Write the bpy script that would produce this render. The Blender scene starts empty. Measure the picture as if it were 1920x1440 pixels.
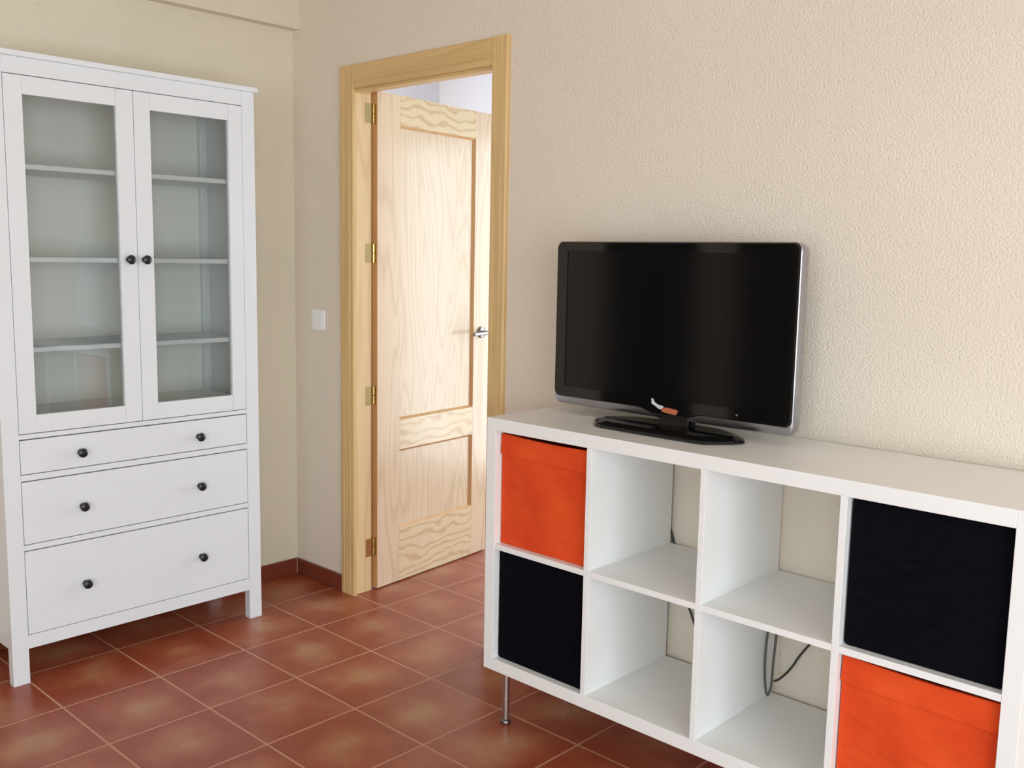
import bpy, bmesh, math, random
from mathutils import Vector, Matrix
random.seed(4)
C = bpy.context.scene.collection
scn = bpy.context.scene

# ------------------------------------------------------------------ materials
def srgb(r, g, b):
    f = lambda c: (c/255/12.92) if c/255 <= .04045 else ((c/255+.055)/1.055)**2.4
    return (f(r), f(g), f(b), 1)

class NT:
    def __init__(s, name):
        s.m = bpy.data.materials.new(name); s.m.use_nodes = True
        s.t = s.m.node_tree; s.n = s.t.nodes; s.l = s.t.links
        s.b = s.n['Principled BSDF']
        s._c = None
    def node(s, typ, **kw):
        n = s.n.new(typ)
        for k, v in kw.items(): setattr(n, k, v)
        return n
    def link(s, a, b): s.l.new(a, b)
    def coord(s):
        if s._c is None:
            s._c = s.node('ShaderNodeTexCoord').outputs['Object']
        return s._c
    def mapped(s, scale=(1, 1, 1), loc=(0, 0, 0), rot=(0, 0, 0)):
        m = s.node('ShaderNodeMapping'); s.link(s.coord(), m.inputs['Vector'])
        m.inputs['Scale'].default_value = scale; m.inputs['Location'].default_value = loc
        m.inputs['Rotation'].default_value = rot
        return m.outputs[0]
    def noise(s, vec, scale, detail=2, rough=.5):
        n = s.node('ShaderNodeTexNoise'); s.link(vec, n.inputs['Vector'])
        n.inputs['Scale'].default_value = scale; n.inputs['Detail'].default_value = detail
        n.inputs['Roughness'].default_value = rough
        return n.outputs['Fac']
    def math(s, op, a, b=None, c=None, clamp=False):
        n = s.node('ShaderNodeMath', operation=op); n.use_clamp = clamp
        for i, v in enumerate((a, b, c)):
            if v is None: continue
            if isinstance(v, (int, float)): n.inputs[i].default_value = v
            else: s.link(v, n.inputs[i])
        return n.outputs[0]
    def ramp(s, fac, stops):
        n = s.node('ShaderNodeValToRGB'); s.link(fac, n.inputs[0])
        e = n.color_ramp.elements
        while len(e) < len(stops): e.new(.5)
        for el, (p, c) in zip(e, stops): el.position = p; el.color = c
        return n.outputs[0]
    def mix(s, fac, a, b, mode='MIX'):
        n = s.node('ShaderNodeMix', data_type='RGBA', blend_type=mode)
        for i, v in ((0, fac), (6, a), (7, b)):
            if isinstance(v, (int, float)): n.inputs[i].default_value = v
            elif isinstance(v, tuple): n.inputs[i].default_value = v
            else: s.link(v, n.inputs[i])
        return n.outputs[2]
    def bump(s, h, dist, strength=1):
        n = s.node('ShaderNodeBump'); s.link(h, n.inputs['Height'])
        n.inputs['Distance'].default_value = dist; n.inputs['Strength'].default_value = strength
        s.link(n.outputs[0], s.b.inputs['Normal'])
    def base(s, v):
        if isinstance(v, tuple): s.b.inputs['Base Color'].default_value = v
        else: s.link(v, s.b.inputs['Base Color'])
    def set(s, **kw):
        for k, v in kw.items():
            s.b.inputs[k.replace('_', ' ')].default_value = v
        return s

def plaster(name, col, d=.0016, scale=75):
    n = NT(name)
    big = n.noise(n.mapped(), 1.1, 2)
    a = tuple(c*.97 for c in col[:3])+(1,); b = tuple(min(1, c*1.03) for c in col[:3])+(1,)
    n.base(n.ramp(big, [(.3, a), (.7, b)]))
    h = n.noise(n.mapped(), scale, 1.5, .45)
    n.bump(h, d, .8); n.set(Roughness=.75, Specular_IOR_Level=.3)
    return n.m
M = {}
M['wall'] = plaster('cream_plaster', (.765, .692, .585, 1), .0034, 155)
M['wall_w'] = plaster('cream_plaster_yellow_cast', (.735, .675, .54, 1), .0034, 155)  # same paint as the other walls; yellow cast of the light put into colour
M['ceiling'] = plaster('white_ceiling', (.80, .76, .68, 1), .0008)
M['lilac'] = plaster('pale_plaster', (.73, .75, .80, 1), .0008)
M['beamwall'] = M['wall']

def paint(name, col, rough=.4, grain=True):
    n = NT(name)
    f = n.noise(n.mapped((1, 1, 1)), 6, 3)
    a = tuple(c*.985 for c in col[:3])+(1,)
    n.base(n.ramp(f, [(.35, a), (.65, col)]))
    if grain:
        h = n.noise(n.mapped((60, 60, 5)), 3, 3); n.bump(h, .0003, .5)
    n.set(Roughness=rough, Specular_IOR_Level=.4)
    return n.m
M['cab'] = paint('white_stained_paint', (.75, .78, .80, 1), .38)
M['cabin'] = paint('white_cabinet_interior', (.80, .80, .76, 1), .5)
M['lam'] = paint('white_laminate', (.85, .86, .85, 1), .35, False)
M['switch'] = paint('white_switch_plastic', (.86, .86, .88, 1), .3, False)

def metal(name, col, rough):
    n = NT(name); f = n.noise(n.mapped(), 40, 2)
    n.base(n.ramp(f, [(.3, tuple(c*.93 for c in col[:3])+(1,)), (.7, col)]))
    n.set(Metallic=1, Roughness=rough); return n.m
M['brass'] = metal('polished_brass', (.72, .56, .24, 1), .25)
M['steel'] = metal('brushed_steel', (.62, .61, .60, 1), .3)
M['nickel'] = metal('satin_nickel', (.27, .255, .25, 1), .32)
M['silver'] = metal('silver_plastic', (.44, .44, .48, 1), .28)

def gloss(name, col, rough, spec=.5):
    n = NT(name); f = n.noise(n.mapped(), 30, 2)
    n.base(n.ramp(f, [(.3, tuple(c*.9 for c in col[:3])+(1,)), (.7, col)]))
    n.set(Roughness=rough, Specular_IOR_Level=spec); return n.m
M['knob'] = gloss('black_brown_knob', (.012, .013, .018, 1), .3)
M['pblack'] = gloss('piano_black', (.004, .004, .004, 1), .06)
M['screen'] = gloss('screen_glass', (.0025, .0025, .003, 1), .13, .35)
M['cable'] = gloss('black_cable', (.03, .028, .028, 1), .5)
M['cableg'] = gloss('dark_grey_cable', (.10, .10, .095, 1), .5)
M['stick_o'] = gloss('orange_sticker', (.55, .16, .07, 1), .4)
M['stick_w'] = gloss('white_sticker', (.7, .72, .72, 1), .3)
M['rubber'] = gloss('black_rubber', (.015, .015, .015, 1), .6)

def fabric(name, col, dark, amt=.3):
    n = NT(name)
    f = n.noise(n.mapped(), 7, 4)
    g = n.noise(n.mapped((1, 1, 3)), 160, 2)
    c = n.ramp(f, [(.3, dark), (.7, col)])
    c2 = n.mix(n.math('MULTIPLY', g, amt), c, dark)
    n.base(c2)
    h = n.math('ADD', n.math('MULTIPLY', n.noise(n.mapped((1, 1, 2)), 14, 3), 1.0), n.math('MULTIPLY', g, .05))
    n.bump(h, .012, .6)
    n.set(Roughness=.85, Specular_IOR_Level=.2)
    return n.m
M['orange'] = fabric('orange_fabric', (.78, .095, .018, 1), (.62, .052, .010, 1))
def blackw():
    n = NT('black_woven_fibre')
    g = n.noise(n.mapped((2, 2, 40)), 9, 3)
    n.base(n.ramp(g, [(.3, (.002, .002, .0035, 1)), (.75, (.0045, .0048, .008, 1))]))
    n.bump(g, .0012, .5); n.set(Roughness=.7, Specular_IOR_Level=.04); return n.m
M['black'] = blackw()

def wood(name, light, dark, axis='z', lines=9, contrast=.6, knots=False, rough=.35, off=0):
    n = NT(name)
    if axis == 'z': sc = (8, 8, .8)
    elif axis == 'y': sc = (6, 2.6, 9)
    else: sc = (.8, 8, 8)
    v = n.mapped(sc, (off, off*1.7, off*.6))
    big = n.noise(v, 1.0, 1.5, .4)
    t = n.math('MULTIPLY', big, lines*6.283)
    if knots:      # long wavy lines bending round a few knots
        sp = n.node('ShaderNodeSeparateXYZ'); n.link(n.coord(), sp.inputs[0])
        vo = n.node('ShaderNodeTexVoronoi'); vo.inputs['Scale'].default_value = 3.2
        n.link(n.mapped((1, 1, 2.6), (.1, .33, .27)), vo.inputs['Vector'])
        kn = n.math('SUBTRACT', 1, n.math('MULTIPLY', vo.outputs['Distance'], 5.5), clamp=True)
        wv = n.noise(n.mapped((2, 2.6, 5)), 2.2, 2, .5)
        t = n.math('ADD', n.math('MULTIPLY', sp.outputs[2], 6.283*26), n.math('MULTIPLY', wv, 6.283*3.2))
        t = n.math('ADD', t, n.math('MULTIPLY', kn, 6.283*2.2))
    s = n.math('SINE', t)
    s = n.math('POWER', n.math('ADD', n.math('MULTIPLY', s, .5), .5), 3)
    if axis == 'z': fs = (90, 90, 2.5)
    elif axis == 'y': fs = (90, 2.5, 90)
    else: fs = (2.5, 90, 90)
    fine = n.noise(n.mapped(fs), 2.2, 3, .6)
    k = n.math('MULTIPLY', s, contrast)
    k = n.math('ADD', k, n.math('MULTIPLY', n.math('SUBTRACT', fine, .5), .55), clamp=True)
    if knots:
        k = n.math('MAXIMUM', k, n.math('MULTIPLY', n.math('POWER', kn, 2.5), .6))
    n.base(n.ramp(k, [(0, light), (1, dark)]))
    n.bump(fine, .0004, .4)
    n.set(Roughness=rough, Specular_IOR_Level=.45)
    return n.m
M['leaf_v'] = wood('pale_pine_stile', (.73, .565, .39, 1), (.50, .33, .19, 1), 'z', 9, .34, rough=.2)
M['leaf_p'] = wood('pale_pine_panel', (.73, .575, .40, 1), (.50, .36, .21, 1), 'z', 15, .34, off=3.1, rough=.2)
M['leaf_r'] = wood('pale_pine_rail', (.74, .60, .38, 1), (.50, .25, .11, 1), 'y', 6, .48, knots=True, off=1.3, rough=.2)
M['mould'] = wood('honey_moulding', (.62, .36, .15, 1), (.45, .22, .08, 1), 'z', 5, .3)
M['arch'] = wood('yellow_pine_architrave', (.70, .49, .22, 1), (.52, .33, .13, 1), 'z', 6, .35, rough=.4)
M['archh'] = wood('yellow_pine_head', (.70, .49, .22, 1), (.52, .33, .13, 1), 'x', 6, .35, rough=.4)
M['jamb'] = wood('pine_jamb', (.76, .56, .31, 1), (.58, .37, .18, 1), 'z', 7, .4, rough=.4)

# floor: terracotta tiles with pale grout
TX0, TY0, TS = .2768, -.9429, .3147
def terracotta(name, floor=True):
    n = NT(name)
    sep = n.node('ShaderNodeSeparateXYZ'); n.link(n.coord(), sep.inputs[0])
    u = n.math('DIVIDE', n.math('SUBTRACT', sep.outputs[0], TX0-TS*20), TS)
    v = n.math('DIVIDE', n.math('SUBTRACT', sep.outputs[1], TY0-TS*20), TS)
    fu, fv = n.math('FRACT', u), n.math('FRACT', v)
    du = n.math('MINIMUM', fu, n.math('SUBTRACT', 1, fu))
    dv = n.math('MINIMUM', fv, n.math('SUBTRACT', 1, fv))
    comb = n.node('ShaderNodeCombineXYZ')
    n.link(n.math('FLOOR', u), comb.inputs[0]); n.link(n.math('FLOOR', v), comb.inputs[1])
    wn = n.node('ShaderNodeTexWhiteNoise', noise_dimensions='2D'); n.link(comb.outputs[0], wn.inputs['Vector'])
    # per tile offset so each tile carries its own clouding
    vm = n.node('ShaderNodeVectorMath', operation='MULTIPLY_ADD')
    n.link(wn.outputs['Color'], vm.inputs[0]); vm.inputs[1].default_value = (9, 9, 9); n.link(n.coord(), vm.inputs[2])
    cloud = n.noise(vm.outputs[0], 5.5, 4, .55)
    fine = n.noise(vm.outputs[0], 60, 3, .6)
    if floor:
        d = n.math('MINIMUM', du, dv)
        # soft pale middle of every tile
        e = n.math('MULTIPLY', n.math('MULTIPLY', du, dv), 4*1.2)
        c = n.math('ADD', n.math('MULTIPLY', e, .75), n.math('MULTIPLY', n.math('SUBTRACT', cloud, .5), 2.1))
        c = n.math('ADD', c, n.math('MULTIPLY', n.math('SUBTRACT', fine, .5), .25))
    else:
        d = n.math('ADD', du, 1)
        c = n.math('MULTIPLY', n.math('SUBTRACT', cloud, .4), .5)
    c = n.math('ADD', c, 0.0, clamp=True)
    tile = n.ramp(c, [(0, (.285, .055, .022, 1)), (.35, (.345, .092, .040, 1)), (.9, (.42, .20, .10, 1))])
    if not floor: tile = n.ramp(c, [(0, (.17, .036, .018, 1)), (.5, (.23, .055, .027, 1))])
    tile = n.mix(n.math('MULTIPLY', wn.outputs['Value'], .18), tile, (.25, .055, .03, 1))
    g = n.math('LESS_THAN', d, .0032/TS)
    n.base(n.mix(g, tile, (.50, .27, .17, 1)))
    r = n.math('ADD', n.math('MULTIPLY', g, .4), .33)
    n.link(r, n.b.inputs['Roughness'])
    hd = n.math('MULTIPLY', n.math('SUBTRACT', n.math('MULTIPLY', d, TS/.008), 0.0, clamp=True), 1.0, clamp=True)
    h = n.math('ADD', hd, n.math('MULTIPLY', cloud, .25))
    n.bump(h, .0012, .6)
    n.set(Specular_IOR_Level=.5)
    return n.m
M['floor'] = terracotta('terracotta_tiles')
M['skirt'] = terracotta('terracotta_skirting', False)

def glassmat():
    m = bpy.data.materials.new('clear_cabinet_glass'); m.use_nodes = True
    t = m.node_tree; t.nodes.clear()
    o = t.nodes.new('ShaderNodeOutputMaterial'); mx = t.nodes.new('ShaderNodeMixShader')
    tr = t.nodes.new('ShaderNodeBsdfTransparent'); tr.inputs[0].default_value = (.97, .98, .97, 1)
    gl = t.nodes.new('ShaderNodeBsdfGlossy'); gl.inputs['Roughness'].default_value = .015
    fr = t.nodes.new('ShaderNodeFresnel'); fr.inputs[0].default_value = 1.5
    t.links.new(fr.outputs[0], mx.inputs[0]); t.links.new(tr.outputs[0], mx.inputs[1])
    t.links.new(gl.outputs[0], mx.inputs[2]); t.links.new(mx.outputs[0], o.inputs[0])
    return m
M['glass'] = glassmat()

# ------------------------------------------------------------------ mesh helpers
def bx(bm, x0, x1, y0, y1, z0, z1):
    vs = [bm.verts.new((x, y, z)) for x in (x0, x1) for y in (y0, y1) for z in (z0, z1)]
    for f in ((0, 1, 3, 2), (4, 6, 7, 5), (0, 4, 5, 1), (2, 3, 7, 6), (0, 2, 6, 4), (1, 5, 7, 3)):
        bm.faces.new([vs[i] for i in f])
    return vs
def prism(bm, pts, a0, a1, axis):
    """extrude a 2-D outline pts along an axis ('x','y','z')"""
    def P(p, a):
        return {'x': (a, p[0], p[1]), 'y': (p[0], a, p[1]), 'z': (p[0], p[1], a)}[axis]
    A = [bm.verts.new(P(p, a0)) for p in pts]; B = [bm.verts.new(P(p, a1)) for p in pts]
    bm.faces.new(A); bm.faces.new(B[::-1])
    k = len(pts)
    for i in range(k): bm.faces.new((A[i], B[i], B[(i+1) % k], A[(i+1) % k]))
def lathe(bm, prof, org, axis='x', seg=28):
    """prof: list of (r, a); axis of revolution through org"""
    rings = []
    for r, a in prof:
        ring = []
        for i in range(seg):
            t = 2*math.pi*i/seg; c, s = r*math.cos(t), r*math.sin(t)
            p = {'x': (a, c, s), 'y': (c, a, s), 'z': (c, s, a)}[axis]
            ring.append(bm.verts.new(Vector(org)+Vector(p)))
        rings.append(ring)
    for A, B in zip(rings, rings[1:]):
        for i in range(seg):
            bm.faces.new((A[i], A[(i+1) % seg], B[(i+1) % seg], B[i]))
    bm.faces.new(rings[0]); bm.faces.new(rings[-1][::-1])
def tube(bm, pts, r, seg=10, sub=6):
    P = [Vector(p) for p in pts]; Q = []
    for i in range(len(P)-1):
        p0 = P[max(i-1, 0)]; p1 = P[i]; p2 = P[i+1]; p3 = P[min(i+2, len(P)-1)]
        for k in range(sub):
            t = k/sub
            Q.append(.5*((2*p1)+(-p0+p2)*t+(2*p0-5*p1+4*p2-p3)*t*t+(-p0+3*p1-3*p2+p3)*t**3))
    Q.append(P[-1]); rings = []; up = Vector((.1, 1, .2)).normalized()
    for i, q in enumerate(Q):
        d = (Q[min(i+1, len(Q)-1)]-Q[max(i-1, 0)]).normalized()
        a = d.cross(up)
        if a.length < .01: a = d.cross(Vector((1, 0, 0)))
        a.normalize(); b = d.cross(a)
        rings.append([bm.verts.new(q+a*r*math.cos(6.2832*k/seg)+b*r*math.sin(6.2832*k/seg)) for k in range(seg)])
    for A, B in zip(rings, rings[1:]):
        for k in range(seg): bm.faces.new((A[k], A[(k+1) % seg], B[(k+1) % seg], B[k]))
    bm.faces.new(rings[0]); bm.faces.new(rings[-1][::-1])
def rrect(x0, x1, z0, z1, r, n=8, rb=None):
    rb = r if rb is None else rb
    pts = []
    for cx, cz, a0, R in ((x1, z1, 0, r), (x0, z1, 90, r), (x0, z0, 180, rb), (x1, z0, 270, rb)):
        sx = -1 if cx == x1 else 1; sz = -1 if cz == z1 else 1
        for k in range(n+1):
            a = math.radians(a0+90*k/n)
            pts.append((cx+sx*R+R*math.cos(a), cz+sz*R+R*math.sin(a)))
    return pts

def BM(): return bmesh.new()
def wloc(o):
    v = Vector((0, 0, 0))
    while o is not None: v = v+o.location; o = o.parent
    return v
def obj(name, bm, mat, parent=None, origin=None, bevel=0, smooth=False, seg=2):
    bmesh.ops.recalc_face_normals(bm, faces=bm.faces)
    me = bpy.data.meshes.new(name)
    off = wloc(parent) if parent else Vector(origin or (0, 0, 0))
    org = Vector(origin) if origin else off
    bmesh.ops.translate(bm, verts=bm.verts, vec=-org)
    bm.to_mesh(me); bm.free()
    if smooth:
        for p in me.polygons: p.use_smooth = True
    me.materials.append(mat)
    o = bpy.data.objects.new(name, me); C.objects.link(o)
    if parent: o.parent = parent; o.location = org-off
    else: o.location = org
    if bevel:
        b = o.modifiers.new('bevel', 'BEVEL'); b.width = bevel; b.segments = seg; b.limit_method = 'ANGLE'
        b.harden_normals = False
    if smooth:
        es = o.modifiers.new('edge', 'EDGE_SPLIT'); es.split_angle = math.radians(40)
    return o
def box(name, b, mat, parent=None, bevel=.0012, **kw):
    bm = BM(); bx(bm, *b); return obj(name, bm, mat, parent, bevel=bevel, **kw)
def tag(o, label=None, cat=None, group=None, kind=None):
    if label: o['label'] = label
    if cat: o['category'] = cat
    if group: o['group'] = group
    if kind: o['kind'] = kind
    return o
def empty(name, loc, label=None, cat=None, group=None, kind=None):
    o = bpy.data.objects.new(name, None); C.objects.link(o); o.location = loc
    o.empty_display_size = .1
    return tag(o, label, cat, group, kind)
def struct(o, label, cat=None): return tag(o, label, cat, None, 'structure')

# ------------------------------------------------------------------ the room
XE, YS, ZC = 5.6, -5.0, 2.58        # east wall, south wall, ceiling
WT = .09                            # door wall thickness
HX0, HX1, HY1 = -1.05, 2.3, 1.78    # next room
ZR = 2.10

bm = BM(); bx(bm, -1.3, XE+.2, YS-.2, HY1+.2, -.1, 0)
struct(obj('floor', bm, M['floor']), 'terracotta tiled floor with pale grout lines', 'floor')
bm = BM(); bx(bm, -.2, XE+.2, YS-.2, .045, ZC, ZC+.1)
struct(obj('ceiling', bm, M['ceiling']), 'pale ceiling of the living room', 'ceiling')
bm = BM(); bx(bm, HX0-.1, HX1+.1, .045, HY1+.1, 2.52, 2.62)
struct(obj('ceiling', bm, M['lilac']), 'white ceiling of the room beyond the open door', 'ceiling')

bm = BM(); bx(bm, -.15, 0, YS, 0, 0, ZC)
struct(obj('wall_west', bm, M['wall_w']), 'cream textured wall behind the white glass cabinet', 'wall')
RO0, RO1, ROZ = .372, 1.21, 2.058   # rough opening for the door
bm = BM()
bx(bm, -.15, RO0, 0, WT, 0, ZC); bx(bm, RO1, XE+.1, 0, WT, 0, ZC); bx(bm, RO0, RO1, 0, WT, ROZ, ZC)
struct(obj('wall_north', bm, M['wall']), 'cream textured wall with the wooden doorway', 'wall')

def wall_with_holes(name, label, fixed, axis, a0, a1, z1, holes, th, mat):
    """wall slab with rectangular holes; axis 'x' = wall at x=fixed running in y"""
    bm = BM(); holes = sorted(holes); cur = a0
    def put(p, q, zz0, zz1):
        if axis == 'x': bx(bm, fixed, fixed+th, p, q, zz0, zz1)
        else: bx(bm, p, q, fixed, fixed+th, zz0, zz1)
    for h0, h1, hz0, hz1 in holes:
        put(cur, h0, 0, z1)
        if hz0 > 0: put(h0, h1, 0, hz0)
        put(h0, h1, hz1, z1); cur = h1
    put(cur, a1, 0, z1)
    return struct(obj(name, bm, mat), label, 'wall')
W_E = (-4.3, -1.3, .02, 2.2)      # balcony door in the east wall
W_S = (3.1, 5.3, .35, 2.2)        # unseen opening added in the south wall to brighten the shelf
W_H = (.60, 1.66, .10, 2.1)      # balcony door in the next room
wall_with_holes('wall_east', 'cream wall with the large balcony window', XE, 'x', YS, 0, ZC, [W_E], .2, M['wall'])
wall_with_holes('wall_south', 'cream wall behind the viewer with an added window opening', YS-.2, 'y', -.15, XE+.2, ZC, [W_S], .2, M['wall'])
wall_with_holes('wall_far', 'pale wall seen above the open door leaf', HY1, 'y', HX0-.1, HX1+.1, 2.55, [W_H], .15, M['lilac'])
bm = BM(); bx(bm, HX0-.1, HX0, WT, HY1, 0, 2.55)
struct(obj('wall_far_left', bm, M['lilac']), 'pale side wall of the next room', 'wall')
bm = BM(); bx(bm, HX1, HX1+.1, WT, HY1, 0, 2.55)
struct(obj('wall_far_right', bm, M['lilac']), 'pale right wall of the next room', 'wall')

def window_frame(name, label, axis, fixed, h, mull):
    r = empty(name, (0, 0, 0)); struct(r, label, 'window')
    a0, a1, z0, z1 = h; w = .055
    def put(nm, p, q, zz0, zz1):
        b = (fixed, fixed+.06, p, q, zz0, zz1) if axis == 'x' else (p, q, fixed, fixed+.06, zz0, zz1)
        box(nm, b, M['cab'], r, bevel=.003)
    put('window_frame', a0, a0+w, z0, z1); put('window_frame', a1-w, a1, z0, z1)
    put('window_frame', a0+w, a1-w, z0, z0+w); put('window_frame', a0+w, a1-w, z1-w, z1)
    for k in range(1, mull):
        m = a0+(a1-a0)*k/mull; put('mullion', m-w*.7, m+w*.7, z0+w, z1-w)
window_frame('window_1', 'white framed balcony window in the east wall', 'x', XE+.08, W_E, 3)
window_frame('fill_window', 'added white framed window behind the viewer, brightening the shelf', 'y', YS-.14, W_S, 2)
window_frame('window_3', 'white framed balcony window of the next room', 'y', HY1+.06, W_H, 2)

# beam along the top of the west wall
bm = BM(); bx(bm, 0, .049, YS, 0, 2.295, ZC)
struct(obj('trim_1', bm, M['wall_w']), 'shallow cream beam above the white cabinet', 'beam')

# dark doors added out of view, so the television screen reflects something dark
M['dark'] = wood('dark_walnut', (.022, .012, .008, 1), (.010, .006, .004, 1), 'z', 8, .6)
for i, (y0, y1) in enumerate(((-3.48, -2.50), (-4.90, -3.98))):
    d = empty('door_%d' % (i+2), (0, (y0+y1)/2, 0)); struct(d, 'added dark brown door on the west wall, unseen, darkening the television reflection', 'door')
    for a, b in ((y0, y0+.07), (y1-.07, y1)): box('architrave', (0, .016, a, b, 0, 2.12), M['dark'], d)
    box('architrave', (0, .016, y0+.07, y1-.07, 2.05, 2.12), M['dark'], d)
    box('leaf', (0, .008, y0+.071, y1-.071, .005, 2.049), M['dark'], d)
    for z0, z1 in ((.2, .9), (1.05, 1.92)): box('panel', (.008, .014, y0+.18, y1-.18, z0, z1), M['dark'], d, bevel=.005)

# skirting
SK = .0673
box('baseboard_west', (0, .011, -2.5, 0, 0, SK), M['skirt'], bevel=.003)
struct(bpy.data.objects['baseboard_west'], 'dark terracotta skirting under the west wall', 'skirting')
r = empty('baseboard_north', (0, 0, 0)); struct(r, 'dark terracotta skirting beside the door', 'skirting')
box('skirting_tile', (.0125, .334, -.011, 0, 0, SK), M['skirt'], r, bevel=.003)
box('skirting_tile', (1.242, XE, -.011, 0, 0, SK), M['skirt'], r, bevel=.003)
bm = BM(); bx(bm, .0108, .0128, -.0125, -.0105, 0, SK)
obj('grout', bm, paint('pale_grout', (.5, .33, .24, 1), .8, False), r)
r = empty('baseboard_far', (0, 0, 0)); struct(r, 'terracotta skirting of the next room', 'skirting')
box('skirting_tile', (HX0, HX0+.011, WT, HY1, 0, SK), M['skirt'], r)
box('skirting_tile', (HX0+.011, W_H[0], HY1-.011, HY1, 0, SK), M['skirt'], r)

# ------------------------------------------------------------------ door frame (trim_2)
fr = empty('trim_2', (.78, 0, 0)); struct(fr, 'pine door frame with grooved architraves', 'door frame')
AO, AI = .335, .421; BO, BI = 1.2395, 1.166; AZ, AZI = 2.112, 2.022
# profile across the architrave (distance from the inner edge, projection)
PR = [(0, 0), (0, .012), (.004, .0155), (.020, .0155), (.0225, .0142), (.025, .0165), (.058, .0175), (.0605, .0162), (.063, .0175), (.080, .0165), (.0845, .012), (.0845, 0)]
def arch_side(inner, outer, mat, side):
    s = (outer-inner)/.0845; pts = [(inner+s*a, -b) for a, b in PR]
    bm = BM(); prism(bm, pts, 0, AZ, 'z'); return obj('architrave', bm, mat, fr)
arch_side(AI, AO, M['arch'], 0); arch_side(BI, BO, M['arch'], 1)
bm = BM(); s = (AZ-AZI)/.0845
prism(bm, [(-b*.96, AZI+s*a) for a, b in PR], AI-.0005, BI+.0005, 'x')
obj('architrave', bm, M['archh'], fr)
# rear architraves, next room side
for a, b in ((AO, .386), (1.185, BO)): box('architrave', (a, b, WT, WT+.012, 0, AZ), M['arch'], fr)
box('architrave', (.386, 1.185, WT, WT+.012, 2.035, AZ), M['archh'], fr)
# jambs with a rebate, and the head
JX, RX = .410, .391
bm = BM(); prism(bm, [(RO0, 0), (JX, 0), (JX, .082), (RX, .082), (RX, WT), (RO0, WT)], 0, 2.046, 'z')
obj('jamb', bm, M['jamb'], fr, bevel=.001)
bm = BM(); prism(bm, [(RO1, 0), (1.158, 0), (1.158, .048), (1.172, .048), (1.172, WT), (RO1, WT)], 0, 2.046, 'z')
obj('jamb', bm, M['jamb'], fr, bevel=.001)
bm = BM(); prism(bm, [(0, ROZ), (0, 2.012), (.048, 2.012), (.048, 2.03), (WT, 2.03), (WT, ROZ)], RX, 1.172, 'x')
obj('head_jamb', bm, M['archh'], fr, bevel=.001)

# ------------------------------------------------------------------ door leaf (door_1), swung into the next room
PV = Vector((.423, .104, 0)); TD = Vector((.326-.408, .826-.103, 0)).normalized()
ND = Vector((TD.y, -TD.x, 0))                       # faces +x, the visible side
MD = Matrix(((TD.x, -ND.x, 0, PV.x), (TD.y, -ND.y, 0, PV.y), (0, 0, 1, 0), (0, 0, 0, 1)))
# local: X along the leaf, Y depth (0 = visible face, +thickness behind), Z up
LW, LT, LZ0, LZ1 = .726, .035, .006, 2.030
door = empty('door_1', tuple(PV)); struct(door, 'pale pine door leaf with two recessed panels, standing open', 'door')
def dpart(name, bm, mat, parent=door, bevel=.0012, smooth=False):
    bmesh.ops.transform(bm, matrix=MD, verts=bm.verts)
    return obj(name, bm, mat, parent, bevel=bevel, smooth=smooth)
S0, S1 = .132, .618
P1 = (.705, 1.912); P2 = (.237, .578)
bm = BM(); bx(bm, 0, S0, 0, LT, LZ0, LZ1); dpart('stile', bm, M['leaf_v'])
bm = BM(); bx(bm, S1, LW, 0, LT, LZ0, LZ1); dpart('stile', bm, M['leaf_v'])
for z0, z1 in ((LZ0, P2[0]), (P2[1], P1[0]), (P1[1], LZ1)):
    bm = BM(); bx(bm, S0, S1, 0, LT, z0, z1); dpart('rail', bm, M['leaf_r'], bevel=.0004)
for z0, z1 in (P2, P1):
    bm = BM(); bx(bm, S0, S1, .012, LT-.012, z0, z1); dpart('panel', bm, M['leaf_p'], bevel=0)
    # sloping moulding ring round the panel, both faces
    for ya, yb in ((.0005, .0125), (LT-.0005, LT-.0125)):
        bm = BM(); w = .013
        o_ = [(S0, z0), (S1, z0), (S1, z1), (S0, z1)]; i_ = [(S0+w, z0+w*.8), (S1-w, z0+w*.8), (S1-w, z1-w*.8), (S0+w, z1-w*.8)]
        A = [bm.verts.new((a, ya, b)) for a, b in o_]; B = [bm.verts.new((a, yb, b)) for a, b in i_]
        D = [bm.verts.new((a, yb, b)) for a, b in o_]
        for k in range(4):
            j = (k+1) % 4
            bm.faces.new((A[k], A[j], B[j], B[k])); bm.faces.new((A[j], A[k], D[k], D[j])); bm.faces.new((D[j], D[k], B[k], B[j]))
        dpart('moulding', bm, M['mould'], bevel=0)
# hinge edge strip (honey coloured lipping)
bm = BM(); bx(bm, -.0012, 0, .0008, LT-.0008, LZ0+.001, LZ1-.001); dpart('edge_lipping', bm, M['mould'], bevel=0)
for z in (1.942, 1.397, .822, .186):
    bm = BM()
    hx, hy = .4035, .0985
    for a, b in ((-.038, -.0005), (.0005, .038)):
        lathe(bm, [(.0012, a), (.0048, a+.001), (.0048, b-.001), (.0012, b)], (hx, hy, z), 'z', 14)
    h = obj('hinge', bm, M['brass'], door, smooth=True); h['label'] = 'brass hinge'
    bm = BM(); bx(bm, .4100, .4112, .053, .0815, z-.038, z+.038); obj('hinge_plate', bm, M['brass'], h)
    bm = BM(); bx(bm, .002, .03, -.0, .0, z-.038, z+.038); bm.free()
    bm = BM(); bx(bm, -.003, -.0012, .004, .029, z-.038, z+.038)
    bmesh.ops.transform(bm, matrix=MD, verts=bm.verts); obj('hinge_plate', bm, M['brass'], h)
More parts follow.
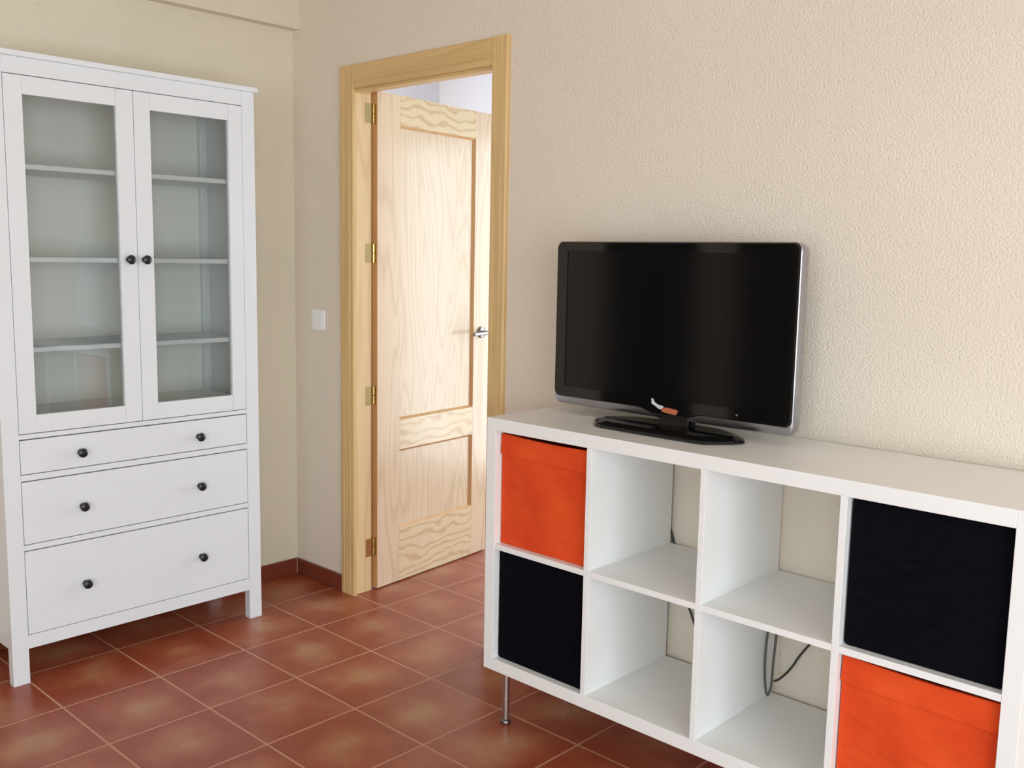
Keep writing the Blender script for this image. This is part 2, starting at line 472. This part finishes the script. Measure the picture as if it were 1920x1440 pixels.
# lever handle
HL, HZ = .672, 1.047
bm = BM()
lathe(bm, [(.026, 0), (.026, -.006), (.023, -.009), (.012, -.010)], (HL, 0, HZ), 'y', 32)
hd = dpart('handle', bm, M['nickel'], smooth=True, bevel=0); hd['label'] = 'satin metal lever handle'
bm = BM(); tube(bm, [(HL, -.008, HZ), (HL, -.040, HZ), (HL-.006, -.050, HZ), (HL-.022, -.053, HZ), (HL-.06, -.053, HZ), (HL-.115, -.052, HZ-.002)], .0085, 12)
dpart('lever', bm, M['nickel'], hd, bevel=0, smooth=True)
bm = BM(); lathe(bm, [(.026, LT), (.026, LT+.006), (.012, LT+.010)], (HL, 0, HZ), 'y', 32)
hb = dpart('handle', bm, M['nickel'], smooth=True, bevel=0)
bm = BM(); tube(bm, [(HL, LT+.008, HZ), (HL, LT+.04, HZ), (HL-.02, LT+.053, HZ), (HL-.115, LT+.052, HZ)], .0085, 12)
dpart('lever', bm, M['nickel'], hb, bevel=0, smooth=True)
bm = BM(); lathe(bm, [(.010, 0), (.010, -.002), (.008, -.003)], (HL, 0, HZ-.085), 'y', 20)
bm.free()

# ------------------------------------------------------------------ light switch
sw = empty('light_switch', (.172, 0, 1.12), 'small square white light switch on the wall left of the door frame', 'light switch')
bm = BM(); prism(bm, rrect(.129, .215, 1.078, 1.163, .008, 5), -.009, 0, 'y'); obj('plate', bm, M['switch'], sw, bevel=.002)
bm = BM(); prism(bm, [(-.009, 1.091), (-.013, 1.091), (-.0105, 1.150), (-.009, 1.150)], .142, .202, 'x'); obj('rocker', bm, M['switch'], sw, bevel=.001)

# ------------------------------------------------------------------ glass cabinet
F = .345; YR_, YL_ = -.402, -1.3103; LWd = .051; XB = .014
cab = empty('display_cabinet', (.18, -.856, 0), 'tall white display cabinet with two glass doors above three drawers', 'cabinet')
ZT = 1.9632
box('top_board', (XB, F+.012, YL_-.010, YR_+.010, ZT, 1.980), M['cab'], cab, bevel=.002)
for y0, y1 in ((YL_, YL_+LWd), (YR_-LWd, YR_)):
    for x0, x1 in ((F-.035, F), (XB, XB+.035)):
        box('leg', (x0, x1, y0, y1, 0, ZT), M['cab'], cab, bevel=.0015)
# side frames: rails and recessed panels
for s, y in ((1, YL_), (-1, YR_)):
    a, b = sorted((y+s*.004, y+s*.030)); c, d = sorted((y+s*.012, y+s*.024))
    box('side_panel', (XB+.03, F-.03, c, d, .13, ZT-.01), M['cab'], cab, bevel=0)
    for z0, z1 in ((.115, .165), (.785, .825), (ZT-.06, ZT)):
        box('side_rail', (XB+.035, F-.035, a, b, z0, z1), M['cab'], cab)
DY0, DY1 = YL_+LWd, YR_-LWd       # clear width between the front legs
zdt, zdb, z1t, z1b, z2t, z2b, z3t, z3b, zrb = 1.9111, .8134, .7954, .6839, .6618, .4574, .4366, .1605, .1149
for z0, z1, nm in ((zdt+.0015, ZT, 'top_rail'), (z1t+.0015, zdb-.0015, 'rail'), (z2t+.0015, z1b-.0015, 'rail'), (z3t+.0015, z2b-.0015, 'rail'), (zrb, z3b-.001, 'bottom_rail')):
    box(nm, (F-.024, F-.0005, DY0, DY1, z0, z1), M['cab'], cab)
# inside: back boards, floor, divider, inner sides, shelves
bm = BM()
yb0, yb1 = DY0-.012, DY1+.044
seams = [DY0-.044, -1.285, -.427, yb1]
for a, b in zip(seams, seams[1:]):
    bx(bm, XB+.004, XB+.012, a+.0012, b-.0012, .12, ZT-.002)
bx(bm, XB+.002, XB+.0045, yb0, yb1, .12, ZT-.002)
obj('back_panel', bm, M['cabin'], cab)
box('base_panel', (XB+.012, F-.024, DY0-.01, DY1+.01, .84, .856), M['cabin'], cab)
box('base_panel', (XB+.012, F-.024, DY0-.01, DY1+.01, .118, .134), M['cabin'], cab)
box('ceiling_panel', (XB+.012, F-.024, DY0-.01, DY1+.01, 1.925, 1.94), M['cabin'], cab)
for zt in (1.651, 1.366, 1.082):
    box('shelf', (XB+.013, .315, DY0-.012, DY1+.012, zt-.017, zt), M['cab'], cab, bevel=.003)
def knob(parent, y, z, x0=F, s=1):
    bm = BM()
    lathe(bm, [(.0095*s, x0-.0005), (.009*s, x0+.003), (.0062*s, x0+.006), (.0065*s, x0+.012), (.0135*s, x0+.016), (.0155*s, x0+.0205), (.0145*s, x0+.025), (.010*s, x0+.028), (.004*s, x0+.0292)], (0, y, z), 'x', 26)
    k = obj('knob', bm, M['knob'], parent, smooth=True); k['label'] = 'round black knob'; return k
# doors
YM = -.8555
for y0, y1, g0, g1, ky in ((DY0+.0015, YM-.001, -1.2035, -.914, -.8875), (YM+.001, DY1-.0015, -.7985, -.5075, -.8325)):
    d = bpy.data.objects.new('door', None)
    z0, z1 = zdb+.001, zdt-.001; gz0, gz1 = .871, 1.855
    bm = BM()
    bx(bm, F-.021, F, y0, g0, z0, z1); bx(bm, F-.021, F, g1, y1, z0, z1)
    bx(bm, F-.021, F-.0004, g0+.0004, g1-.0004, z0, gz0); bx(bm, F-.021, F-.0004, g0+.0004, g1-.0004, gz1, z1)
    d = obj('door', bm, M['cab'], cab, bevel=.0008)
    bm = BM(); bx(bm, F-.014, F-.010, g0-.003, g1+.003, gz0-.003, gz1+.003)
    g = obj('glass_pane', bm, M['glass'], d)
    knob(d, ky, 1.361)
# drawers
for z0, z1, kz in ((z1b, z1t, .734), (z2b, z2t, .5535), (z3b, z3t, .2905)):
    d = box('drawer', (F-.019, F-.0008, DY0+.002, DY1-.002, z0+.001, z1-.002), M['cab'], cab, bevel=.0012)
    for ky in (-1.071, -.650): knob(d, ky, kz, F-.0008)
    bm = BM(); bx(bm, .05, F-.019, DY0+.03, DY1-.03, z0+.012, z0+.02); bx(bm, .05, F-.019, DY0+.03, DY0+.042, z0+.02, z1-.03)
    bx(bm, .05, F-.019, DY1-.042, DY1-.03, z0+.02, z1-.03); bx(bm, .05, .062, DY0+.042, DY1-.042, z0+.02, z1-.03)
    obj('drawer_box', bm, M['cabin'], d)

# ------------------------------------------------------------------ cube shelf
SX, SF, SB, SZ = 1.5555, -.4065, -.017, .1741
T, CE, DV = .0366, .3345, .016
SH = 2*CE+DV+2*T; SW = 4*CE+3*DV+2*T
sh = empty('cube_shelf', (SX+SW/2, -.21, 0), 'long white cube shelf of eight compartments on short metal legs', 'shelf')
def spart(nm, b, bev=.0012): return box(nm, b, M['lam'], sh, bevel=bev)
spart('side_panel', (SX, SX+T, SF, SB, SZ, SZ+SH)); spart('side_panel', (SX+SW-T, SX+SW, SF, SB, SZ, SZ+SH))
spart('top_panel', (SX+T, SX+SW-T, SF, SB, SZ+SH-T, SZ+SH)); spart('bottom_panel', (SX+T, SX+SW-T, SF, SB, SZ, SZ+T))
cells = []
for k in range(4):
    x0 = SX+T+k*(CE+DV); x1 = x0+CE
    cells.append((x0, x1))
    spart('shelf_board', (x0, x1, SF+.001, SB, SZ+T+CE, SZ+T+CE+DV), .0008)
    if k: spart('divider', (x0-DV, x0, SF+.0005, SB, SZ+T, SZ+SH-T), .0008)
def mleg(x, y):
    bm = BM(); lathe(bm, [(.0105, SZ), (.0105, .012)], (x, y, 0), 'z', 24)
    l = obj('leg', bm, M['steel'], sh, smooth=True); l['label'] = 'brushed metal leg'
    bm = BM(); lathe(bm, [(.0105, .012), (.0125, .011), (.0155, .009), (.0165, .006), (.0165, .0015), (.015, 0)], (x, y, 0), 'z', 24)
    obj('foot', bm, M['nickel'], l, smooth=True)
    bm = BM(); lathe(bm, [(.02, SZ), (.02, SZ-.003), (.0105, SZ-.003)], (x, y, 0), 'z', 20); obj('mounting_plate', bm, M['steel'], l)
for x in (SX+.052, SX+SW-.052):
    for y in (SF+.046, SB-.06): mleg(x, y)

zc = (SZ+T, SZ+T+CE+DV)
def fabric_box(cell, row, label, group):
    x0, x1 = cells[cell][0]+.0035, cells[cell][1]-.0035; z0 = zc[row]+.0008; z1 = z0+CE-.009
    f = SF+.021
    r = empty('storage_box', ((x0+x1)/2, (f+SB)/2, z0), label, 'storage box', group)
    # walls: subdivided front with soft sag and folds
    bm = BM()
    N = 24
    def sheet(P, nx, nz):
        g = [[bm.verts.new(P(i/nx, j/nz)) for i in range(nx+1)] for j in range(nz+1)]
        for j in range(nz):
            for i in range(nx): bm.faces.new((g[j][i], g[j][i+1], g[j+1][i+1], g[j+1][i]))
        return g
    def front(u, v):
        dy = .0045*math.sin(math.pi*u)*math.sin(math.pi*v)*(.5+.5*math.sin(3+7*u+5*v)) + .002*math.sin(9*v+4*u)*math.sin(math.pi*u)
        top = -.004*math.sin(math.pi*u)-.005*u
        return (x0+(x1-x0)*u, f+.003-abs(dy)*.6, z0+(z1-z0+top)*v)
    def inner(u, v): 
        p = front(u, v); return (min(max(p[0], x0+.004), x1-.004), p[1]+.006, max(p[2], z0+.004))
    A = sheet(front, N, N); B = sheet(inner, N, N)
    for i in range(N):
        bm.faces.new((A[N][i], A[N][i+1], B[N][i+1], B[N][i])); bm.faces.new((A[0][i+1], A[0][i], B[0][i], B[0][i+1]))
    for j in range(N):
        bm.faces.new((A[j][0], A[j+1][0], B[j+1][0], B[j][0])); bm.faces.new((A[j+1][N], A[j][N], B[j][N], B[j+1][N]))
    obj('front_wall', bm, M['orange'], r, smooth=True)
    bm = BM(); yb = SB-.004
    bx(bm, x0, x0+.005, f+.01, yb, z0, z1); bx(bm, x1-.005, x1, f+.01, yb, z0, z1); bx(bm, x0+.005, x1-.005, yb-.005, yb, z0, z1)
    bx(bm, x0+.005, x1-.005, f+.012, yb-.005, z0, z0+.004)
    obj('body', bm, M['orange'], r)
    # folded hem band on the front, slightly proud
    bm = BM(); N2 = 24
    def band(u, v):
        drop = .010*u+.002*math.sin(6*u)
        zz = z1-.058-drop+(.078+drop)*v
        p = front(u, (zz-z0)/(z1-z0)); pt = front(u, 1)
        return (p[0], p[1]-.002-.0048*(1-v), min(zz, pt[2]+.0002))
    G = sheet(band, N2, 6); G2 = sheet(lambda u, v: (band(u, v)[0], band(u, v)[1]+.0016+.0044*(1-v), band(u, v)[2]), N2, 6)
    for j in (0, 6):
        for i in range(N2): bm.faces.new((G[j][i], G[j][i+1], G2[j][i+1], G2[j][i]))
    obj('hem', bm, M['orange'], r, smooth=True)
    return r
def woven_box(cell, row, label, group):
    x0, x1 = cells[cell][0]+.003, cells[cell][1]-.003; z0 = zc[row]+.0006; z1 = z0+CE-.004
    r = empty('storage_box', ((x0+x1)/2, (SF+SB)/2, z0), label, 'storage box', group)
    bm = BM(); prism(bm, rrect(x0, x1, z0, z1, .010, 5), SF+.020, SF+.034, 'y'); obj('front_wall', bm, M['black'], r, bevel=.003)
    bm = BM(); yb = SB-.004
    bx(bm, x0+.002, x0+.008, SF+.034, yb, z0, z1-.004); bx(bm, x1-.008, x1-.002, SF+.034, yb, z0, z1-.004)
    bx(bm, x0+.008, x1-.008, yb-.006, yb, z0, z1-.004); bx(bm, x0+.008, x1-.008, SF+.034, yb-.006, z0, z0+.006)
    obj('body', bm, M['black'], r)
fabric_box(0, 1, 'orange fabric storage box in the top left compartment of the white shelf', 'orange fabric boxes in the shelf')
fabric_box(3, 0, 'orange fabric storage box in the bottom right compartment of the white shelf', 'orange fabric boxes in the shelf')
woven_box(0, 0, 'black storage box in the bottom left compartment of the white shelf', 'black boxes in the shelf')
woven_box(3, 1, 'black storage box in the top right compartment of the white shelf', 'black boxes in the shelf')

# cables hanging behind the shelf
ZTOP = SZ+SH
bm = BM(); tube(bm, [(1.96, -.060, ZTOP+.004), (1.935, -.030, ZTOP+.004), (1.924, -.0085, ZTOP-.004), (1.918, -.0085, .80), (1.921, -.0085, .66), (1.932, -.0085, .61), (1.950, -.0085, .557), (1.985, -.0085, .44), (2.012, -.0085, .374), (2.026, -.0085, .345), (2.06, -.0085, .25), (2.07, -.0085, .06)], .0032)
tag(obj('cable', bm, M['cable'], smooth=True, origin=(1.95, -.01, .5)), 'thin dark cable hanging behind the second compartments from the left', 'cable')
bm = BM(); tube(bm, [(2.302, -.0085, .542), (2.3015, -.020, .515), (2.3015, -.055, .455), (2.301, -.072, .40), (2.2995, -.076, .347), (2.301, -.077, .288), (2.3065, -.077, .242), (2.3125, -.076, .228), (2.3185, -.075, .246), (2.3205, -.074, .265), (2.3215, -.072, .325), (2.319, -.058, .39), (2.312, -.030, .47), (2.309, -.0085, .53), (2.309, -.0085, .542)], .0034)
tag(obj('cable', bm, M['cableg'], smooth=True, origin=(2.28, -.01, .4)), 'grey cable hanging in a loop in the lower third compartment', 'cable')
bm = BM(); tube(bm, [(2.327, -.072, .272), (2.332, -.055, .273), (2.338, -.025, .283), (2.348, -.0085, .303), (2.362, -.0085, .330), (2.392, -.0085, .376), (2.44, -.0085, .44), (2.47, -.0085, .55)], .0030)
tag(obj('cable', bm, M['cable'], smooth=True, origin=(2.38, -.01, .3)), 'thin dark cable slanting up right from the grey cable loop', 'cable')

# ------------------------------------------------------------------ television
tv = empty('television', (2.045, -.215, ZTOP), 'black flat screen television with silver lower edge on a glossy base on the white shelf', 'television')
YF = -.182; X0, X1, Z0, Z1 = 1.6185, 2.391, .984, 1.4405
# silver housing: stacked rounded outlines from the front rim to the back
def loft(bm, rings):
    R = [[bm.verts.new(p) for p in r] for r in rings]
    for A, B in zip(R, R[1:]):
        k = len(A)
        for i in range(k): bm.faces.new((A[i], A[(i+1) % k], B[(i+1) % k], B[i]))
    bm.faces.new(R[0]); bm.faces.new(R[-1][::-1])
bm = BM()
def ring(dx, dzb, dzt, r, y): return [(a, y, b) for a, b in rrect(X0-dx, X1+dx, Z0-dzb, Z1+dzt, r, 8)]
loft(bm, [ring(-.004, .012, -.004, .020, YF+.000), ring(.002, .020, .0005, .022, YF+.003), ring(.005, .023, .001, .024, YF+.010), ring(.006, .024, .001, .026, YF+.026), ring(.002, .015, 0, .026, YF+.040), ring(-.012, 0, -.012, .03, YF+.052)])
obj('housing', bm, M['silver'], tv, smooth=True)['label'] = 'silver outer frame'
bm = BM()
loft(bm, [[(a, YF+.050, b) for a, b in rrect(X0+.03, X1-.03, Z0+.03, Z1-.03, .03)], [(a, YF+.085, b) for a, b in rrect(X0+.09, X1-.09, Z0+.06, Z1-.07, .03)], [(a, YF+.100, b) for a, b in rrect(X0+.16, X1-.16, Z0+.09, Z1-.12, .03)]])
obj('back_cover', bm, M['rubber'], tv, smooth=True)
# black bezel (a ring) with a dip towards the stand
IX0, IX1, IZ0, IZ1 = 1.659, 2.350, 1.016, 1.4135
cx = 2.030
bm = BM()
outer = rrect(X0, X1, Z0, Z1, .018, 8)
# insert the dip on the bottom edge (between the two bottom corners)
nb = 9*3
dip = []
for k in range(25):
    t = -1+2*k/24; x = cx+.105*t
    dip.append((x, Z0-.026*(.5+.5*math.cos(math.pi*t))**.8))
outer = outer[:nb]+dip+outer[nb:]
def fill_ring(bm, out, inn, y0, y1, lip):
    fo = [bm.verts.new((a, y0+.004, b)) for a, b in out]
    cxm = sum(a for a, b in out)/len(out); cz = (Z0+Z1)/2
    f1 = []
    for a, b in out:
        sx = -1 if a > (X0+X1)/2 else 1; sz = -1 if b > cz else 1
        f1.append(bm.verts.new((a+sx*.003*(1 if abs(a-(X0+X1)/2) > .36 else 0), y0, b+sz*.003*(1 if abs(b-cz) > .2 else 0))))
    fb = [bm.verts.new((a, y1, b)) for a, b in out]
    fi = [bm.verts.new((a, y0, b)) for a, b in inn]; fib = [bm.verts.new((a, y0+.006, b)) for a, b in inn]
    k = len(out)
    for i in range(k):
        j = (i+1) % k
        bm.faces.new((f1[i], f1[j], fo[j], fo[i])); bm.faces.new((fo[i], fo[j], fb[j], fb[i]))
    k = len(inn)
    for i in range(k):
        j = (i+1) % k; bm.faces.new((fi[i], fi[j], fib[j], fib[i]))
    bmesh.ops.triangle_fill(bm, use_beauty=True, use_dissolve=False,
        edges=[e for e in bm.edges if all(v in s1 for v in e.verts)] ) if False else None
    return f1, fi, fb
f1, fi, fb = fill_ring(bm, outer, [(IX1, IZ1), (IX0, IZ1), (IX0, IZ0), (IX1, IZ0)], YF-.004, YF+.004, 0)
s1 = set(f1); s2 = set(fi)
ed = [e for e in bm.edges if (e.verts[0] in s1 and e.verts[1] in s1) or (e.verts[0] in s2 and e.verts[1] in s2)]
bmesh.ops.triangle_fill(bm, use_beauty=True, use_dissolve=False, edges=ed)
bm.faces.new(fb)
obj('bezel', bm, M['pblack'], tv)
bm = BM(); bx(bm, IX0-.001, IX1+.001, YF-.002, YF+.002, IZ0-.001, IZ1+.001)
obj('screen', bm, M['screen'], tv)
bm = BM(); lathe(bm, [(.0028, YF-.0046), (.0022, YF-.0055), (.0008, YF-.0058)], (2.240, 0, .999), 'y', 14); obj('power_light', bm, M['silver'], tv)
# peeling sticker at the lower middle
bm = BM()
def patch(pts, y0, y1, mat, nm):
    bm = BM(); prism(bm, pts, y0, y1, 'y'); o = obj(nm, bm, mat, tv); return o
patch([(2.006, .986), (2.020, .9935), (2.052, .9915), (2.062, .9885), (2.056, .976), (2.024, .9785), (2.011, .9805)], YF-.0052, YF-.0044, M['stick_o'], 'sticker')['label'] = 'orange scrap of sticker'
patch([(1.975, 1.014), (1.981, 1.0135), (1.986, 1.005), (1.998, .9985), (2.010, .9975), (2.017, .9945), (2.008, .987), (1.999, .988), (1.985, .996), (1.976, .9995)], YF-.0068, YF-.0062, M['stick_w'], 'sticker')['label'] = 'white peeled corner of sticker'
# neck and base
bm = BM()
nc = 2.050
loft(bm, [[(a+nc, b-.182, ZTOP+.012) for a, b in rrect(-.052, .052, -.022, .030, .008, 4)], [(a+nc-.003, b-.168, ZTOP+.035) for a, b in rrect(-.045, .045, -.018, .026, .008, 4)], [(a+nc-.008, b-.155, ZTOP+.12) for a, b in rrect(-.043, .043, -.016, .020, .008, 4)]])
obj('neck', bm, M['screen'], tv, smooth=True)
bm = BM()
def base_outline(s, sy):
    P = []
    half = [(-.240, -.002), (-.226, -.030), (-.180, -.086), (-.155, -.094), (0, -.097), (.155, -.094), (.180, -.086), (.226, -.030), (.240, -.002), (.222, .030), (.165, .082), (.125, .094), (0, .098), (-.125, .094), (-.165, .082), (-.222, .030)]
    return [(2.045+a*s, -.214+b*sy) for a, b in half]
loft(bm, [[(a, b, ZTOP+.0008) for a, b in base_outline(.97, .95)], [(a, b, ZTOP+.005) for a, b in base_outline(1, 1)], [(a, b, ZTOP+.0095) for a, b in base_outline(.98, .96)], [(a, b, ZTOP+.0175) for a, b in base_outline(.86, .72)]])
obj('base', bm, M['pblack'], tv, bevel=.001)

# ------------------------------------------------------------------ light
w = bpy.data.worlds.new('daylight'); scn.world = w; w.use_nodes = True
bg = w.node_tree.nodes['Background']
bg.inputs[0].default_value = (.84, .94, 1.0, 1); bg.inputs[1].default_value = 7.8
def portal(name, loc, rot, sx, sy):
    l = bpy.data.lights.new(name, 'AREA'); l.shape = 'RECTANGLE'; l.size = sx; l.size_y = sy
    l.cycles.is_portal = True
    o = bpy.data.objects.new(name, l); C.objects.link(o); o.location = loc; o.rotation_euler = rot
P2_ = math.pi/2
portal('window_portal', (XE+.21, (W_E[0]+W_E[1])/2, (W_E[2]+W_E[3])/2), (P2_, 0, P2_), W_E[1]-W_E[0], W_E[3]-W_E[2])
portal('window_portal', ((W_S[0]+W_S[1])/2, YS-.21, (W_S[2]+W_S[3])/2), (P2_, 0, 0), W_S[1]-W_S[0], W_S[3]-W_S[2])
portal('window_portal', ((W_H[0]+W_H[1])/2, HY1+.16, (W_H[2]+W_H[3])/2), (P2_, 0, math.pi), W_H[1]-W_H[0], W_H[3]-W_H[2])

# ------------------------------------------------------------------ camera
cd = bpy.data.cameras.new('camera'); cam = bpy.data.objects.new('camera', cd); C.objects.link(cam)
yaw, pitch, roll, f = .7521, -.1299, .0185, 1822.9
cd.sensor_width = 36; cd.lens = f/1920*36; cd.clip_start = .05
fwd = Vector((-math.sin(yaw)*math.cos(pitch), math.cos(yaw)*math.cos(pitch), math.sin(pitch)))
rt = Vector((math.cos(yaw), math.sin(yaw), 0)); up = rt.cross(fwd)
r2 = rt*math.cos(roll)+up*math.sin(roll); u2 = -rt*math.sin(roll)+up*math.cos(roll)
mw = Matrix((r2, u2, -fwd)).transposed().to_4x4(); mw.translation = Vector((3.507, -2.3898, 1.393))
cam.matrix_world = mw
scn.camera = cam

scn.view_settings.view_transform = 'Standard'; scn.view_settings.look = 'None'
scn.view_settings.gamma = 1; scn.view_settings.use_curve_mapping = False
scn.view_settings.exposure = -.10
scn.cycles.use_denoising = True
scn.cycles.max_bounces = 10; scn.cycles.diffuse_bounces = 6
scn.cycles.sample_clamp_indirect = 8
